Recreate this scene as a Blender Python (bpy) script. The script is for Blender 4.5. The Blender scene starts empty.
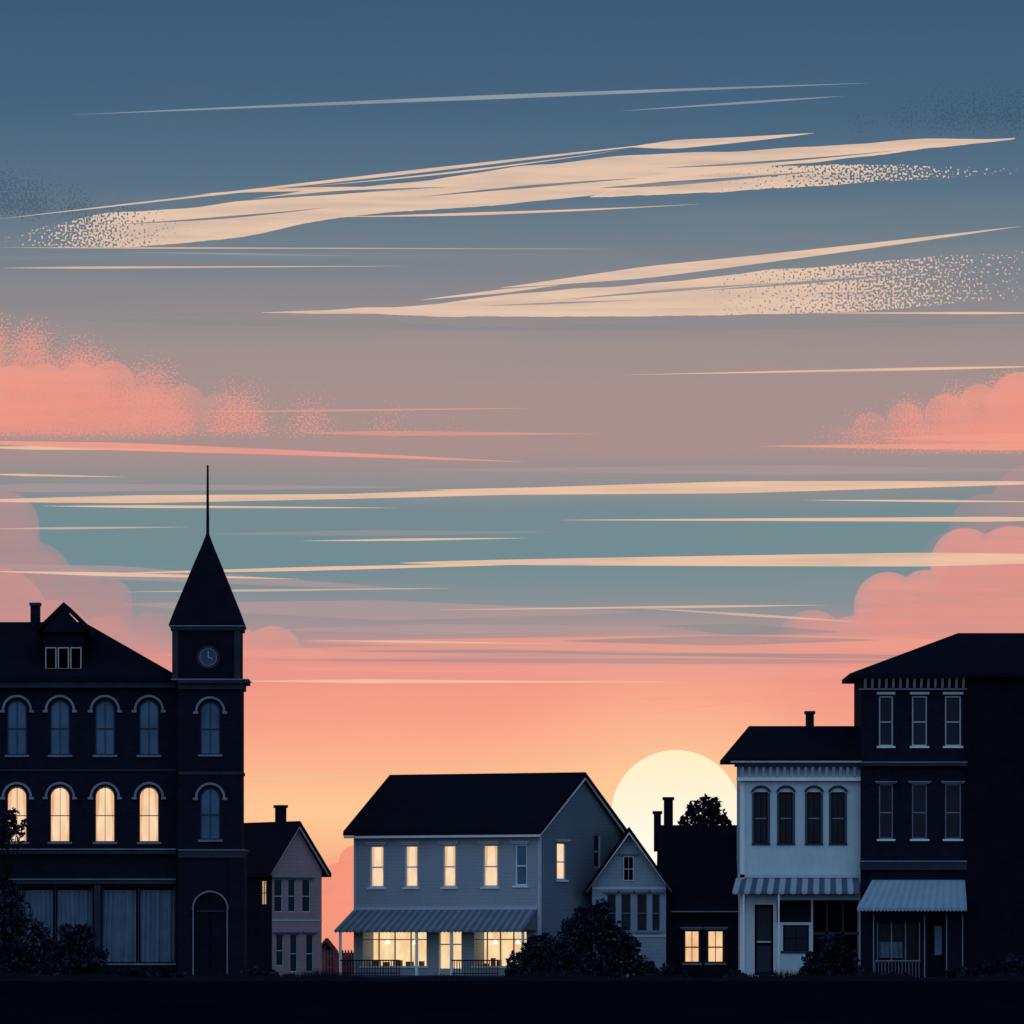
import bpy, math, random
import numpy as np
from mathutils import Matrix, Vector
random.seed(7); np.random.seed(7)
R = math.radians
D0 = 320.0      # camera distance to the street front (m)
FP = 22.0*D0    # drawing scale: 22 units per metre on the street front
HZ = 951.4
EYE = 1.3
def K(y): return (D0 + y) / FP
def WX(p, y=0): return (p - 512) * K(y)
def WZ(p, y=0): return EYE + (HZ - p) * K(y)
def lin(c):
    o = []
    for v in c:
        v = v / 255.0
        o.append(v / 12.92 if v <= 0.04045 else ((v + 0.055) / 1.055) ** 2.4)
    return (o[0], o[1], o[2], 1.0)

# ------------------------------------------------------------------ materials
MATS = {}
def nt(name):
    m = bpy.data.materials.new(name); m.use_nodes = True
    t = m.node_tree; t.nodes.clear()
    return m, t, t.nodes, t.links
def surf(name, col, rough=0.85, var=0.25, scale=1.5, kind=None, kscale=1.0, spec=0.05, fine=0.12):
    """procedural surface; col is linear albedo"""
    if name in MATS: return MATS[name]
    m, t, N, L = nt(name)
    out = N.new('ShaderNodeOutputMaterial'); p = N.new('ShaderNodeBsdfPrincipled')
    L.new(p.outputs[0], out.inputs[0])
    p.inputs['Roughness'].default_value = rough
    p.inputs['Specular IOR Level'].default_value = spec
    tc = N.new('ShaderNodeTexCoord')
    n1 = N.new('ShaderNodeTexNoise'); n1.inputs['Scale'].default_value = scale; n1.inputs['Detail'].default_value = 6
    L.new(tc.outputs['Object'], n1.inputs['Vector'])
    n2 = N.new('ShaderNodeTexNoise'); n2.inputs['Scale'].default_value = scale * 9; n2.inputs['Detail'].default_value = 4
    mp = N.new('ShaderNodeMapping'); mp.inputs['Scale'].default_value = (1, 1, 0.25)
    L.new(tc.outputs['Object'], mp.inputs[0]); L.new(mp.outputs[0], n2.inputs['Vector'])
    ma = N.new('ShaderNodeMath'); ma.operation = 'MULTIPLY_ADD'
    ma.inputs[1].default_value = var * 2.4; ma.inputs[2].default_value = 1 - var * 1.2
    L.new(n1.outputs[0], ma.inputs[0])
    mb = N.new('ShaderNodeMath'); mb.operation = 'MULTIPLY_ADD'
    mb.inputs[1].default_value = fine * 2.4; mb.inputs[2].default_value = 1 - fine * 1.2
    L.new(n2.outputs[0], mb.inputs[0])
    mm = N.new('ShaderNodeMath'); mm.operation = 'MULTIPLY'
    L.new(ma.outputs[0], mm.inputs[0]); L.new(mb.outputs[0], mm.inputs[1])
    val = mm.outputs[0]
    if kind == 'boards' or kind == 'shingle':
        sx = N.new('ShaderNodeSeparateXYZ'); L.new(tc.outputs['Object'], sx.inputs[0])
        q = N.new('ShaderNodeMath'); q.operation = 'MULTIPLY'; q.inputs[1].default_value = kscale
        L.new(sx.outputs['Z'], q.inputs[0])
        fr = N.new('ShaderNodeMath'); fr.operation = 'FRACT'; L.new(q.outputs[0], fr.inputs[0])
        lt = N.new('ShaderNodeMath'); lt.operation = 'LESS_THAN'; lt.inputs[1].default_value = 0.16
        L.new(fr.outputs[0], lt.inputs[0])
        k2 = N.new('ShaderNodeMath'); k2.operation = 'MULTIPLY_ADD'; k2.inputs[1].default_value = -0.16; k2.inputs[2].default_value = 1
        L.new(lt.outputs[0], k2.inputs[0])
        m3 = N.new('ShaderNodeMath'); m3.operation = 'MULTIPLY'
        L.new(val, m3.inputs[0]); L.new(k2.outputs[0], m3.inputs[1]); val = m3.outputs[0]
        bp = N.new('ShaderNodeBump'); bp.inputs['Strength'].default_value = 0.4; bp.inputs['Distance'].default_value = 0.02
        L.new(fr.outputs[0], bp.inputs['Height']); L.new(bp.outputs[0], p.inputs['Normal'])
    if kind == 'brick':
        bt = N.new('ShaderNodeTexBrick'); bt.inputs['Scale'].default_value = 2.2
        bt.inputs['Color1'].default_value = (1, 1, 1, 1); bt.inputs['Color2'].default_value = (.7, .7, .7, 1)
        bt.inputs['Mortar'].default_value = (1.5, 1.5, 1.5, 1); bt.inputs['Mortar Size'].default_value = 0.012
        mp2 = N.new('ShaderNodeMapping'); mp2.inputs['Rotation'].default_value = (R(-90), 0, 0)
        L.new(tc.outputs['Object'], mp2.inputs[0]); L.new(mp2.outputs[0], bt.inputs['Vector'])
        m3 = N.new('ShaderNodeMath'); m3.operation = 'MULTIPLY'
        L.new(val, m3.inputs[0]); L.new(bt.outputs['Color'], m3.inputs[1]); val = m3.outputs[0]
    vm = N.new('ShaderNodeVectorMath'); vm.operation = 'SCALE'
    vm.inputs[0].default_value = col[:3]; L.new(val, vm.inputs['Scale'])
    L.new(vm.outputs[0], p.inputs['Base Color'])
    MATS[name] = m; return m
def lamp_pane(name, col, strength=1.0, var=0.12):
    if name in MATS: return MATS[name]
    m, t, N, L = nt(name)
    out = N.new('ShaderNodeOutputMaterial'); e = N.new('ShaderNodeEmission'); L.new(e.outputs[0], out.inputs[0])
    tc = N.new('ShaderNodeTexCoord'); n = N.new('ShaderNodeTexNoise'); n.inputs['Scale'].default_value = 1.1; n.inputs['Detail'].default_value = 4
    mp = N.new('ShaderNodeMapping'); mp.inputs['Scale'].default_value = (1.8, 1.8, 0.8)
    L.new(tc.outputs['Object'], mp.inputs[0]); L.new(mp.outputs[0], n.inputs['Vector'])
    cr = N.new('ShaderNodeValToRGB'); L.new(n.outputs[0], cr.inputs[0])
    c = lin(col)
    cr.color_ramp.elements[0].position = 0.34; cr.color_ramp.elements[1].position = 0.6
    cr.color_ramp.elements[0].color = (c[0] * (1 - var*.6), c[1] * (1 - var*1.4), c[2] * (1 - 2 * var), 1)
    cr.color_ramp.elements[1].color = c
    L.new(cr.outputs[0], e.inputs[0]); e.inputs[1].default_value = strength
    MATS[name] = m; return m

# ------------------------------------------------------------------ builder
COL = bpy.context.scene.collection
class B:
    def __init__(s, name, x, y, rot=0.0):
        s.e = bpy.data.objects.new(name, None); COL.objects.link(s.e)
        s.e.location = (x, y, 0); s.e.rotation_euler = (0, 0, rot); s.e.empty_display_size = 1
        s.ox, s.oy = x, y; s.p = {}; s.M = Matrix()
    def X(s, p, dy=0): return WX(p, s.oy + dy) - s.ox
    def Z(s, p, dy=0): return WZ(p, s.oy + dy)
    def add(s, part, mat, vs, fs):
        d = s.p.setdefault(part, {'v': [], 'f': [], 'm': mat})
        o = len(d['v']); d['v'] += [tuple(s.M @ Vector(v)) for v in vs]; d['f'] += [[i + o for i in f] for f in fs]
    def box(s, part, mat, x0, x1, y0, y1, z0, z1):
        vs = [(x0,y0,z0),(x1,y0,z0),(x1,y1,z0),(x0,y1,z0),(x0,y0,z1),(x1,y0,z1),(x1,y1,z1),(x0,y1,z1)]
        s.add(part, mat, vs, [[0,3,2,1],[4,5,6,7],[0,1,5,4],[1,2,6,5],[2,3,7,6],[3,0,4,7]])
    def prism_y(s, part, mat, poly, y0, y1):
        n = len(poly); vs = [(x, y0, z) for x, z in poly] + [(x, y1, z) for x, z in poly]
        fs = [list(range(n)), list(range(2*n-1, n-1, -1))] + [[i, n+i, n+(i+1)%n, (i+1)%n] for i in range(n)]
        s.add(part, mat, vs, fs)
    def prism_x(s, part, mat, poly, x0, x1):
        n = len(poly); vs = [(x0, y, z) for y, z in poly] + [(x1, y, z) for y, z in poly]
        fs = [list(range(n)), list(range(2*n-1, n-1, -1))] + [[i, n+i, n+(i+1)%n, (i+1)%n] for i in range(n)]
        s.add(part, mat, vs, fs)
    def cyl(s, part, mat, cx, cy, z0, z1, r0, r1=None, n=10):
        r1 = r0 if r1 is None else r1
        vs = [(cx+r0*math.cos(2*math.pi*i/n), cy+r0*math.sin(2*math.pi*i/n), z0) for i in range(n)]
        vs += [(cx+r1*math.cos(2*math.pi*i/n), cy+r1*math.sin(2*math.pi*i/n), z1) for i in range(n)]
        s.add(part, mat, vs, [list(range(n-1,-1,-1)), list(range(n, 2*n))] + [[i,(i+1)%n,n+(i+1)%n,n+i] for i in range(n)])
    def ring(s, part, mat, cx, cz, r0, r1, y0, y1, a0=0, a1=180, n=14, sx=1.0):
        A = [R(a0 + (a1-a0)*i/n) for i in range(n+1)]
        for i in range(n):
            a, b = A[i], A[i+1]
            poly = [(cx+sx*r0*math.cos(a), cz+r0*math.sin(a)), (cx+sx*r1*math.cos(a), cz+r1*math.sin(a)),
                    (cx+sx*r1*math.cos(b), cz+r1*math.sin(b)), (cx+sx*r0*math.cos(b), cz+r0*math.sin(b))]
            s.prism_y(part, mat, poly, y0, y1)
    def wall(s, part, mat, x0, x1, z0, z1, holes=(), reveal=0.18):
        hs = [h for h in holes]
        xs = sorted(set([x0, x1] + [v for h in hs for v in h[:2]])); zs = sorted(set([z0, z1] + [v for h in hs for v in h[2:4]]))
        for i in range(len(xs)-1):
            for j in range(len(zs)-1):
                cx, cz = (xs[i]+xs[i+1])/2, (zs[j]+zs[j+1])/2
                if any(h[0] < cx < h[1] and h[2] < cz < h[3] for h in hs): continue
                s.add(part, mat, [(xs[i],0,zs[j]),(xs[i+1],0,zs[j]),(xs[i+1],0,zs[j+1]),(xs[i],0,zs[j+1])], [[0,1,2,3]])
        for h in hs:
            a, b, c, d = h[:4]; r = h[4] if len(h) > 4 else reveal
            s.add(part, mat, [(a,0,c),(b,0,c),(b,0,d),(a,0,d),(a,r,c),(b,r,c),(b,r,d),(a,r,d)],
                  [[0,4,5,1],[1,5,6,2],[2,6,7,3],[3,7,4,0]])
    def window(s, x0, x1, z0, z1, glass, gpart, frame, wallm=None, arch=False, fw=0.06, mull='cross', sill=None, hood=None, hood_h=0.10, proud=False, fpart='window_frames', drape=None):
        yo = -0.10 if proud else 0.0
        yg = 0.10 + yo; yf0, yf1 = 0.05 + yo, 0.12 + yo
        s.box(gpart, glass, x0, x1, yg, yg+0.03, z0, z1)
        cx = (x0+x1)/2; w = x1-x0; r = w/2
        if drape:   # drawn-back curtains just behind the sash bars
            for sg in (-1, 1):
                e = cx + sg*(r-fw)
                q = [(e, z1-fw*.5), (e - sg*w*.20, z1-fw*.5), (e - sg*w*.14, z0+(z1-z0)*.55), (e - sg*w*.05, z0+(z1-z0)*.30), (e - sg*w*.12, z0+fw), (e, z0+fw)]
                s.add('drapes', drape, [(a, yg-.012, c) for a, c in q], [list(range(6))])
        s.box(fpart, frame, x0, x0+fw, yf0, yf1, z0, z1)
        s.box(fpart, frame, x1-fw, x1, yf0, yf1, z0, z1)
        s.box(fpart, frame, x0+fw, x1-fw, yf0, yf1, z0, z0+fw)
        if not arch: s.box(fpart, frame, x0+fw, x1-fw, yf0, yf1, z1-fw, z1)
        zm = z0 + (z1-z0)*0.48
        if 'h' in mull or mull == 'cross': s.box(fpart, frame, x0+fw, x1-fw, yf0+.01, yf1, zm-fw*.45, zm+fw*.45)
        if 'v' in mull or mull == 'cross': s.box(fpart, frame, cx-fw*.25, cx+fw*.25, yf0+.015, yf1, z0+fw, z1-(0 if not arch else fw))
        if arch:
            zc = z1 - r; n = 12
            for sg in (-1, 1):
                poly = [(cx+sg*r, z1), (cx+sg*r, zc)] + [(cx+sg*r*math.cos(R(90*i/n)), zc+r*math.sin(R(90*i/n))) for i in range(1, n)] + [(cx, z1)]
                if sg < 0: poly = poly[::-1]
                s.prism_y('wall_spandrels', wallm or frame, poly, 0.004, 0.125)
            s.ring(fpart, frame, cx, zc, r-fw, r-0.002, yf0+.003, yf1, 0, 180, 12)
        if sill: s.box('sills', sill, x0-0.10, x1+0.10, -0.09, 0.05, z0-0.09, z0-0.002)
        if hood:
            if arch: 
                s.ring('hoods', hood, cx, z1-r, r+0.13, r+0.13+hood_h, -0.12, -0.002, 0, 180, 16)
                s.box('hoods', hood, cx-r-0.32, cx-r-0.10, -0.13, -0.002, z1-r-0.11, z1-r-0.002)
                s.box('hoods', hood, cx+r+0.10, cx+r+0.32, -0.13, -0.002, z1-r-0.11, z1-r-0.002)
            else:
                s.box('hoods', hood, x0-0.12, x1+0.12, -0.11, -0.002, z1+0.02, z1+0.02+hood_h)
                s.box('hoods', hood, x0-0.18, x1+0.18, -0.17, -0.002, z1+0.023+hood_h, z1+0.08+hood_h)
    def gable_x(s, part, mat, x0, x1, yf, yb, ze, zr, t=0.18):   # ridge along x
        ym = (yf+yb)/2
        s.prism_x(part, mat, [(yf,ze),(ym,zr),(yb,ze),(yb,ze-t),(ym,zr-t),(yf,ze-t)], x0, x1)
    def gable_y(s, part, mat, x0, x1, yf, yb, ze, zr, t=0.18, xm=None):
        xm = (x0+x1)/2 if xm is None else xm
        s.prism_y(part, mat, [(x0,ze),(xm,zr),(x1,ze),(x1,ze-t),(xm,zr-t),(x0,ze-t)], yf, yb)
    def hip(s, part, mat, x0, x1, y0, y1, ze, rx0, rx1, ry, zr, t=0.2):
        vs = [(x0,y0,ze),(x1,y0,ze),(x1,y1,ze),(x0,y1,ze),(rx0,ry,zr),(rx1,ry,zr)]
        vs += [(x0,y0,ze-t),(x1,y0,ze-t),(x1,y1,ze-t),(x0,y1,ze-t)]
        s.add(part, mat, vs, [[0,1,5,4],[1,2,5],[2,3,4,5],[3,0,4],[6,9,8,7],[0,6,7,1],[1,7,8,2],[2,8,9,3],[3,9,6,0]])
    def awning(s, x0, x1, zt, zb, dep, mA, mB, n=24, flare=0.0, flr=0.0, val=0.18):
        for i in range(n):
            a, b = i/n, (i+1)/n
            xa, xb = x0+(x1-x0)*a, x0+(x1-x0)*b
            X0, X1 = x0-flare, x1+flr
            ba, bb = X0+(X1-X0)*a, X0+(X1-X0)*b
            m = mA if i % 2 == 0 else mB; pt = 'awning_stripe_a' if i % 2 == 0 else 'awning_stripe_b'
            s.add(pt, m, [(xa,0.0,zt),(xb,0.0,zt),(bb,-dep,zb),(ba,-dep,zb),(xa,0.0,zt-.04),(xb,0.0,zt-.04),(bb,-dep,zb-.04),(ba,-dep,zb-.04)],
                  [[0,3,2,1],[4,5,6,7],[3,7,6,2],[0,1,5,4]])
            if val > 0:
                q = [(ba,-dep-.002,zb),(bb,-dep-.002,zb)]+[(bb+(ba-bb)*j/6, -dep-.002, zb-val*(.6+.4*math.sin(math.pi*j/6))) for j in range(7)]
                s.add(pt, m, q, [list(range(len(q)))])
        for sx, ox in ((x0, x0-flare), (x1, x1+flr)):
            s.add('awning_stripe_b', mB, [(sx,0,zt-.02),(ox,-dep,zb-.02),(sx,0,zb-.02)], [[0,1,2]])
    def curtain(s, x0, x1, z0, z1, y, mat, seed=0, part='curtains'):
        rr = random.Random(seed); n = 90; ph = [rr.uniform(0, 6) for _ in range(3)]
        def f(u): return y + 0.05*math.sin(u*26+ph[0]) + 0.04*math.sin(u*11+ph[1]) + .02*math.sin(u*57+ph[2])
        vs = []
        for i in range(n+1):
            x = x0+(x1-x0)*i/n; vs += [(x, f(x), z0), (x, f(x*1.03)*1, z1)]
        s.add(part, mat, vs, [[2*i, 2*i+2, 2*i+3, 2*i+1] for i in range(n)])
    def done(s):
        for k, d in s.p.items():
            me = bpy.data.meshes.new(k); me.from_pydata(d['v'], [], d['f']); me.update(); me.materials.append(d['m'])
            o = bpy.data.objects.new(k, me); COL.objects.link(o); o.parent = s.e
        return s.e

# palette (linear albedo)
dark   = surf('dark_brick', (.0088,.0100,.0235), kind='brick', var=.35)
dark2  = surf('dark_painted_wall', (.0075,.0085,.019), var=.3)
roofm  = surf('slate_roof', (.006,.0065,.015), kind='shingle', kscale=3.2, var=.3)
trimD  = surf('weathered_stone_trim', (.17,.21,.28), var=.35)
trimT  = surf('worn_arch_trim', (.20,.24,.31), var=.45, scale=1.0)
trimM  = surf('dark_stone_trim', (.030,.038,.062), var=.3)
frameD = surf('blue_gray_window_frame', (.030,.045,.08))
glassB = surf('sky_reflection_glass', (.072,.15,.25), rough=.3, var=.6, scale=.6, spec=.1)  # sky reflection put into the blue diffuse colour
glassK = surf('dark_window_glass', (.012,.018,.032), rough=.25, var=.5, scale=.5, spec=.12)
lit    = lamp_pane('warm_lit_window', (253,224,188))
lit2   = lamp_pane('warm_lit_blind', (253,219,182), var=.12)
litS   = lamp_pane('warm_lit_shop', (255,224,172), 1.0, .2)
litR   = lamp_pane('amber_lit_window', (252,208,160), var=.2)
drapeM = lamp_pane('backlit_drape', (238,190,146), 1.0, .15)
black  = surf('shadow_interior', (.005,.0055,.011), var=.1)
curt   = surf('blue_curtain_fabric', (.13,.20,.29), var=.35)
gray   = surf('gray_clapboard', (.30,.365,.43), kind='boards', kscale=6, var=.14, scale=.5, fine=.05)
gray2  = surf('gray_shaded_side_clapboard', (.135,.185,.245), kind='boards', kscale=6, var=.22, scale=.35, fine=.05)  # side-wall shade put into a darker albedo of the same clapboard
pale   = surf('pale_stucco', (.46,.61,.69), var=.14, scale=.6, fine=.08)
white  = surf('white_paint_trim', (.70,.76,.79), var=.08)
whiteD = surf('aged_white_trim', (.42,.50,.58), var=.15)
awnA   = surf('awning_light_canvas', (.30,.38,.46), var=.12)
awnB   = surf('awning_dark_canvas', (.08,.11,.16), var=.12)
awnC   = surf('store_awning_tin', (.17,.225,.29), var=.18)
awnE   = surf('store_awning_tin_seam', (.10,.135,.18), var=.15)
awnP   = surf('awning_blue_canvas', (.25,.37,.47), var=.15)
awnQ   = surf('awning_blue_canvas_stripe', (.21,.32,.42), var=.15)  # slightly darker stripe of the blue canvas
pink   = surf('rose_clapboard', (.33,.25,.285), kind='boards', kscale=5, var=.15)
metal  = surf('dark_iron', (.008,.009,.018), rough=.6)
sashL  = surf('lit_sash', (.16,.13,.11))

# ------------------------------------------------------------------ town hall with clock tower
b = B('clock_tower_town_hall', WX(178), 0.0)
X, Z = b.X, b.Z
cols = (-27, 17, 60, 105, 149)
holes = []
for c in cols:
    holes.append((X(c-10), X(c+10), Z(755), Z(700))); holes.append((X(c-10), X(c+10), Z(842), Z(787)))
shops = [(-62, 10), (18, 93), (102, 175)]
for a, c in shops: holes.append((X(a), X(c), Z(963), Z(887), 0.9))
xl, xr = X(-75), X(178)
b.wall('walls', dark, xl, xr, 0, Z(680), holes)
dep = 10
b.add('walls', dark, [(xl,0,0),(xl,dep,0),(xl,dep,Z(680)),(xl,0,Z(680)),(xr,0,0),(xr,dep,0),(xr,dep,Z(680)),(xr,0,Z(680))], [[0,3,2,1],[4,5,6,7],[1,2,6,5]])
for i, c in enumerate(cols):
    b.window(X(c-10), X(c+10), Z(755), Z(700), glassB, 'upper_window_glass', frameD, dark, arch=True, sill=trimD, hood=trimT, fw=.06)
    b.window(X(c-10), X(c+10), Z(842), Z(787), lit2, 'lit_window_glass', sashL, dark, arch=True, sill=trimM, hood=trimT, fw=.045, fpart='lit_window_frames', drape=drapeM)
for i, (a, c) in enumerate(shops):
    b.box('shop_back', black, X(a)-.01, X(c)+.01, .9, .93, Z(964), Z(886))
    b.curtain(X(a), X(a)+(X(c)-X(a))*.46, Z(962), Z(890), .35, curt, i)
    b.curtain(X(a)+(X(c)-X(a))*.52, X(c), Z(962), Z(890), .38, curt, i+9)
    for q in (0, .49, .98): b.box('window_frames', frameD, X(a)+(X(c)-X(a))*q, X(a)+(X(c)-X(a))*q+.05, .05, .12, Z(963), Z(887))
    b.box('trim', trimD, X(a)-.05, X(c)+.05, -.08, .02, Z(965), Z(963.3))
for p in (14, 97.5): b.box('pilasters', trimM, X(p-3), X(p+3), -.12, -.002, 0.3, Z(884))
b.box('cornice', trimM, xl, X(176), -.30, -.002, Z(854), Z(850)); b.box('cornice_edge', trimT, xl, X(176), -.36, -.002, Z(849.8), Z(848.7))
b.box('cornice', trimM, xl, X(176), -.18, -.003, Z(884), Z(880)); b.box('cornice_edge', trimT, xl, X(176), -.24, -.003, Z(879.8), Z(878.8))
b.box('cornice', trimM, xl-.2, X(176), -.35, -.002, Z(688), Z(681)); b.box('cornice_edge', trimT, xl-.2, X(176), -.50, -.002, Z(680.8), Z(679))
b.box('cornice', trimM, xl, X(176), -.06, -.002, Z(771), Z(769.5))
b.box('base', trimM, xl, X(176), -.12, -.002, 0, Z(974))
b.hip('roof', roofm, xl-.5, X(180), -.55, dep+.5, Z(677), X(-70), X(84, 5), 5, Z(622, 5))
# dormer
dx0, dx1 = X(43), X(83)
b.box('dormer', dark2, dx0, dx1, .3, 4.5, Z(677), Z(630))
b.gable_y('dormer_roof', roofm, X(36), X(91), -.05, 5, Z(629), Z(602), .22)
b.prism_y('dormer_pediment', dark2, [(X(41),Z(632)),(X(86),Z(632)),(X(63.5),Z(607))], .02, .3)
b.M = Matrix.Translation((0,.3,0))
for q in range(3):
    b.window(X(45+q*12.5), X(56+q*12.5), Z(669), Z(647), glassK, 'dormer_glass', whiteD, fw=.045, mull='n', proud=True, fpart='dormer_frames')
b.M = Matrix()
b.box('chimney', dark, X(31,5), X(40,5), 4.6, 5.3, Z(640), Z(606,5)); b.box('chimney_cap', trimM, X(30,5), X(41,5), 4.5, 5.4, Z(606,5)+.002, Z(603,5))
# tower
ty = -.8
T = Matrix.Translation((0, ty, 0)); b.M = T
tx0, tx1 = X(179), X(242)
th = [(X(201), X(221), Z(755), Z(702)), (X(201), X(221), Z(840), Z(788)), (X(195), X(227), 0.25, Z(893))]
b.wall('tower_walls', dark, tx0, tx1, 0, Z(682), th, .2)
hT = Z(682)
b.add('tower_walls', dark, [(tx0,0,0),(tx0,3.2,0),(tx0,3.2,hT),(tx0,0,hT),(tx1,0,0),(tx1,3.2,0),(tx1,3.2,hT),(tx1,0,hT)], [[0,3,2,1],[4,5,6,7],[1,2,6,5]])
b.window(X(201), X(221), Z(755), Z(702), glassB, 'upper_window_glass', frameD, dark, arch=True, sill=trimD, hood=trimT, fw=.06)
b.window(X(201), X(221), Z(840), Z(788), glassB, 'upper_window_glass', frameD, dark, arch=True, sill=trimD, hood=trimT, fw=.06)
b.window(X(195), X(227), .25, Z(893), dark2, 'door', black, dark, arch=True, hood=None, fw=.08, mull='v', fpart='door_frame')
b.ring('trim', trimD, X(211), Z(893)-(X(227)-X(195))/2, .76, .83, -.05, -.002)
for p in (194, 228): b.box('trim', trimD, X(p)-.03, X(p)+.03, -.05, -.003, .25, Z(909))
b.box('door_transom', trimM, X(195)+.08, X(227)-.08, .03, .09, Z(912), Z(910.5))
b.box('steps', trimM, X(190), X(232), -.7, -.002, 0, .17)
for (z0, z1, e, m) in ((690,684,.10,trimM),(684,681,.28,trimM),(681,679.6,.33,trimD),(775,772,.05,trimM),(858,851,.14,trimM),(850.8,849.8,.2,trimT)):
    b.box('tower_cornice' if m is trimM else 'tower_cornice_edge', m, tx0-(e if e>.3 else .0), tx1+e, -e, 3.2+e, Z(z0)+.002, Z(z1))
b.box('tower_base', dark, tx0+.01, tx1+.14, 0.21, 3.3, 0, Z(858))
b.box('tower_base', dark, X(228)+.08, tx1+.14, -.1, .2, 0, Z(858)); 
b.box('belfry', dark2, X(173), X(241), 0, 3.1, Z(680)+.002, Z(630))
for p in (173, 235): b.box('belfry_corners', trimM, X(p), X(p+6), -.08, -.002, Z(680)+.004, Z(632))
b.box('tower_eaves', trimM, X(171.5), X(243), -.12, 3.25, Z(631), Z(627.5)); b.box('tower_eaves_edge', trimT, X(170), X(244.5), -.2, 3.3, Z(627.3), Z(626.3))
cx, cy = X(207), 1.55
lv = [(37.5,625.8),(31,608),(23,588),(14,565),(7,548),(1.4,533)]
vs = []; k = K(0)
for h, zz in lv:
    h *= k; vs += [(cx-h,cy-h,Z(zz)),(cx+h,cy-h,Z(zz)),(cx+h,cy+h,Z(zz)),(cx-h,cy+h,Z(zz))]
fs = [[0,3,2,1]]
for i in range(len(lv)-1):
    for j in range(4): fs.append([4*i+j, 4*i+(j+1)%4, 4*i+4+(j+1)%4, 4*i+4+j])
fs.append([20,21,22,23]); b.add('spire', roofm, vs, fs)
b.cyl('finial_pole', metal, cx, cy, Z(536), Z(464), .075, .045)
b.cyl('finial_pole', metal, cx, cy, Z(540), Z(533), .14, .08)
# clock
ccx, ccz = X(209), Z(658)
def disc(part, mat, r, y0, y1): b.prism_y(part, mat, [(ccx+r*math.cos(2*math.pi*i/28), ccz+r*math.sin(2*math.pi*i/28)) for i in range(28)], y0, y1)
disc('clock_face', surf('clock_dial',(.055,.08,.12)), .40, -.05, -.002)
b.ring('clock_rim', trimM, ccx, ccz, .38, .52, -.08, -.003, 0, 360, 28)
b.ring('clock_rim_edge', trimT, ccx, ccz, .36, .40, -.09, -.003, 0, 360, 28)
b.prism_y('clock_hands', whiteD, [(ccx-.02,ccz),(ccx+.02,ccz),(ccx+.015,ccz+.3),(ccx-.015,ccz+.3)], -.08, -.06)
b.prism_y('clock_hands', whiteD, [(ccx,ccz-.02),(ccx+.22,ccz-.1),(ccx+.22,ccz-.07),(ccx,ccz+.02)], -.083, -.06)
b.M = Matrix(); b.done()

# ------------------------------------------------------------------ rose gabled house (behind)
y0 = 40; b = B('rose_clapboard_house', WX(272, y0), y0, R(30))
W = 50*K(y0)/.885; Ln = 8; ze = WZ(870, y0); zr = WZ(824, y0+.8)
def U(p): return (p-272)/50*W
wins = [(274,283,912,879),(288,296,912,879),(302,311,912,879),(276,284,966,934),(290,298,972,934),(306,314,972,934)]
b.wall('front_wall', pink, 0, W, 0, ze, [(U(a),U(c),WZ(d,y0),WZ(e,y0)) for a,c,d,e in wins], .12)
b.add('front_wall', pink, [(0,0,ze),(W,0,ze),(W/2,0,zr-.15)], [[0,1,2]])
b.add('side_walls', dark2, [(0,0,0),(0,Ln,0),(0,Ln,ze),(0,0,ze)], [[0,3,2,1]])
b.add('east_wall', pink, [(W,0,0),(W,Ln,0),(W,Ln,ze),(W,0,ze),(0,Ln,0),(0,Ln,ze),(W/2,Ln,zr-.1)], [[0,1,2,3],[4,1,2,6,5]])
for a,c,d,e in wins: b.window(U(a),U(c),WZ(d,y0),WZ(e,y0), glassK, 'window_glass', whiteD, fw=.045, hood=trimD, hood_h=.05, mull='h')
b.gable_y('roof', roofm, -.35, W+.38, -.35, Ln+.4, ze-.15, zr+.15, .2)
b.prism_y('gable_trim', whiteD, [(-.25,ze-.2),(W/2,zr-.1),(W+.25,ze-.2),(W+.25,ze-.28),(W/2,zr-.2),(-.25,ze-.28)], -.3, -.2)
b.box('chimney', dark, W/2-.15, W/2+.25, 1.6, 2.1, zr-.6, zr+.85); b.box('chimney_cap', dark2, W/2-.21, W/2+.31, 1.54, 2.16, zr+.852, zr+1.0)
b.box('belt', whiteD, 0, W, -.04, -.002, WZ(921,y0), WZ(919.6,y0))
b.M = Matrix.Translation((0, Ln, 0)) @ Matrix.Rotation(R(-90), 4, 'Z')
b.window(Ln-1.1, Ln-.5, WZ(905,y0), WZ(880,y0), litR, 'lit_glass', trimM, fw=.05, proud=True, fpart='side_frames')
b.M = Matrix(); b.done()

# ------------------------------------------------------------------ central general store (turned 28 deg)
th = R(28); c_, s_ = math.cos(th), math.sin(th)
xc = WX(540)
def Lu(p):
    a = (p-512)/FP; return (xc - a*D0)/(c_ + a*s_)
W = Lu(354)
def U(p): return W - Lu(p)
def V(p):
    a = (p-512)/FP; return (a*D0 - xc)/(s_ - a*c_)
L = V(621)
b = B('gray_general_store', xc - W*c_, W*s_, -th)   # local origin = left front corner
def ZZ(p, u=None):
    y = (W-(u if u is not None else W/2))*s_; return WZ(p, y)
ze = WZ(826, 0); zr = WZ(775, 3.8)
up = [(370,384),(405,418),(443,456),(483,498)]
holes = [(U(a),U(c),ZZ(887),ZZ(845)) for a,c in up] + [(U(515),U(527),ZZ(886),ZZ(845))]
g0, g1, g2 = (362,427), (438,462), (473,527)
zf = .22
holes += [(U(362),U(427),ZZ(966),ZZ(932),1.2),(U(438),U(462),zf,ZZ(930),.25),(U(473),U(527),ZZ(966),ZZ(932),1.2)]
b.wall('front_wall', gray, 0, W, 0, ze, holes, .16)
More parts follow.
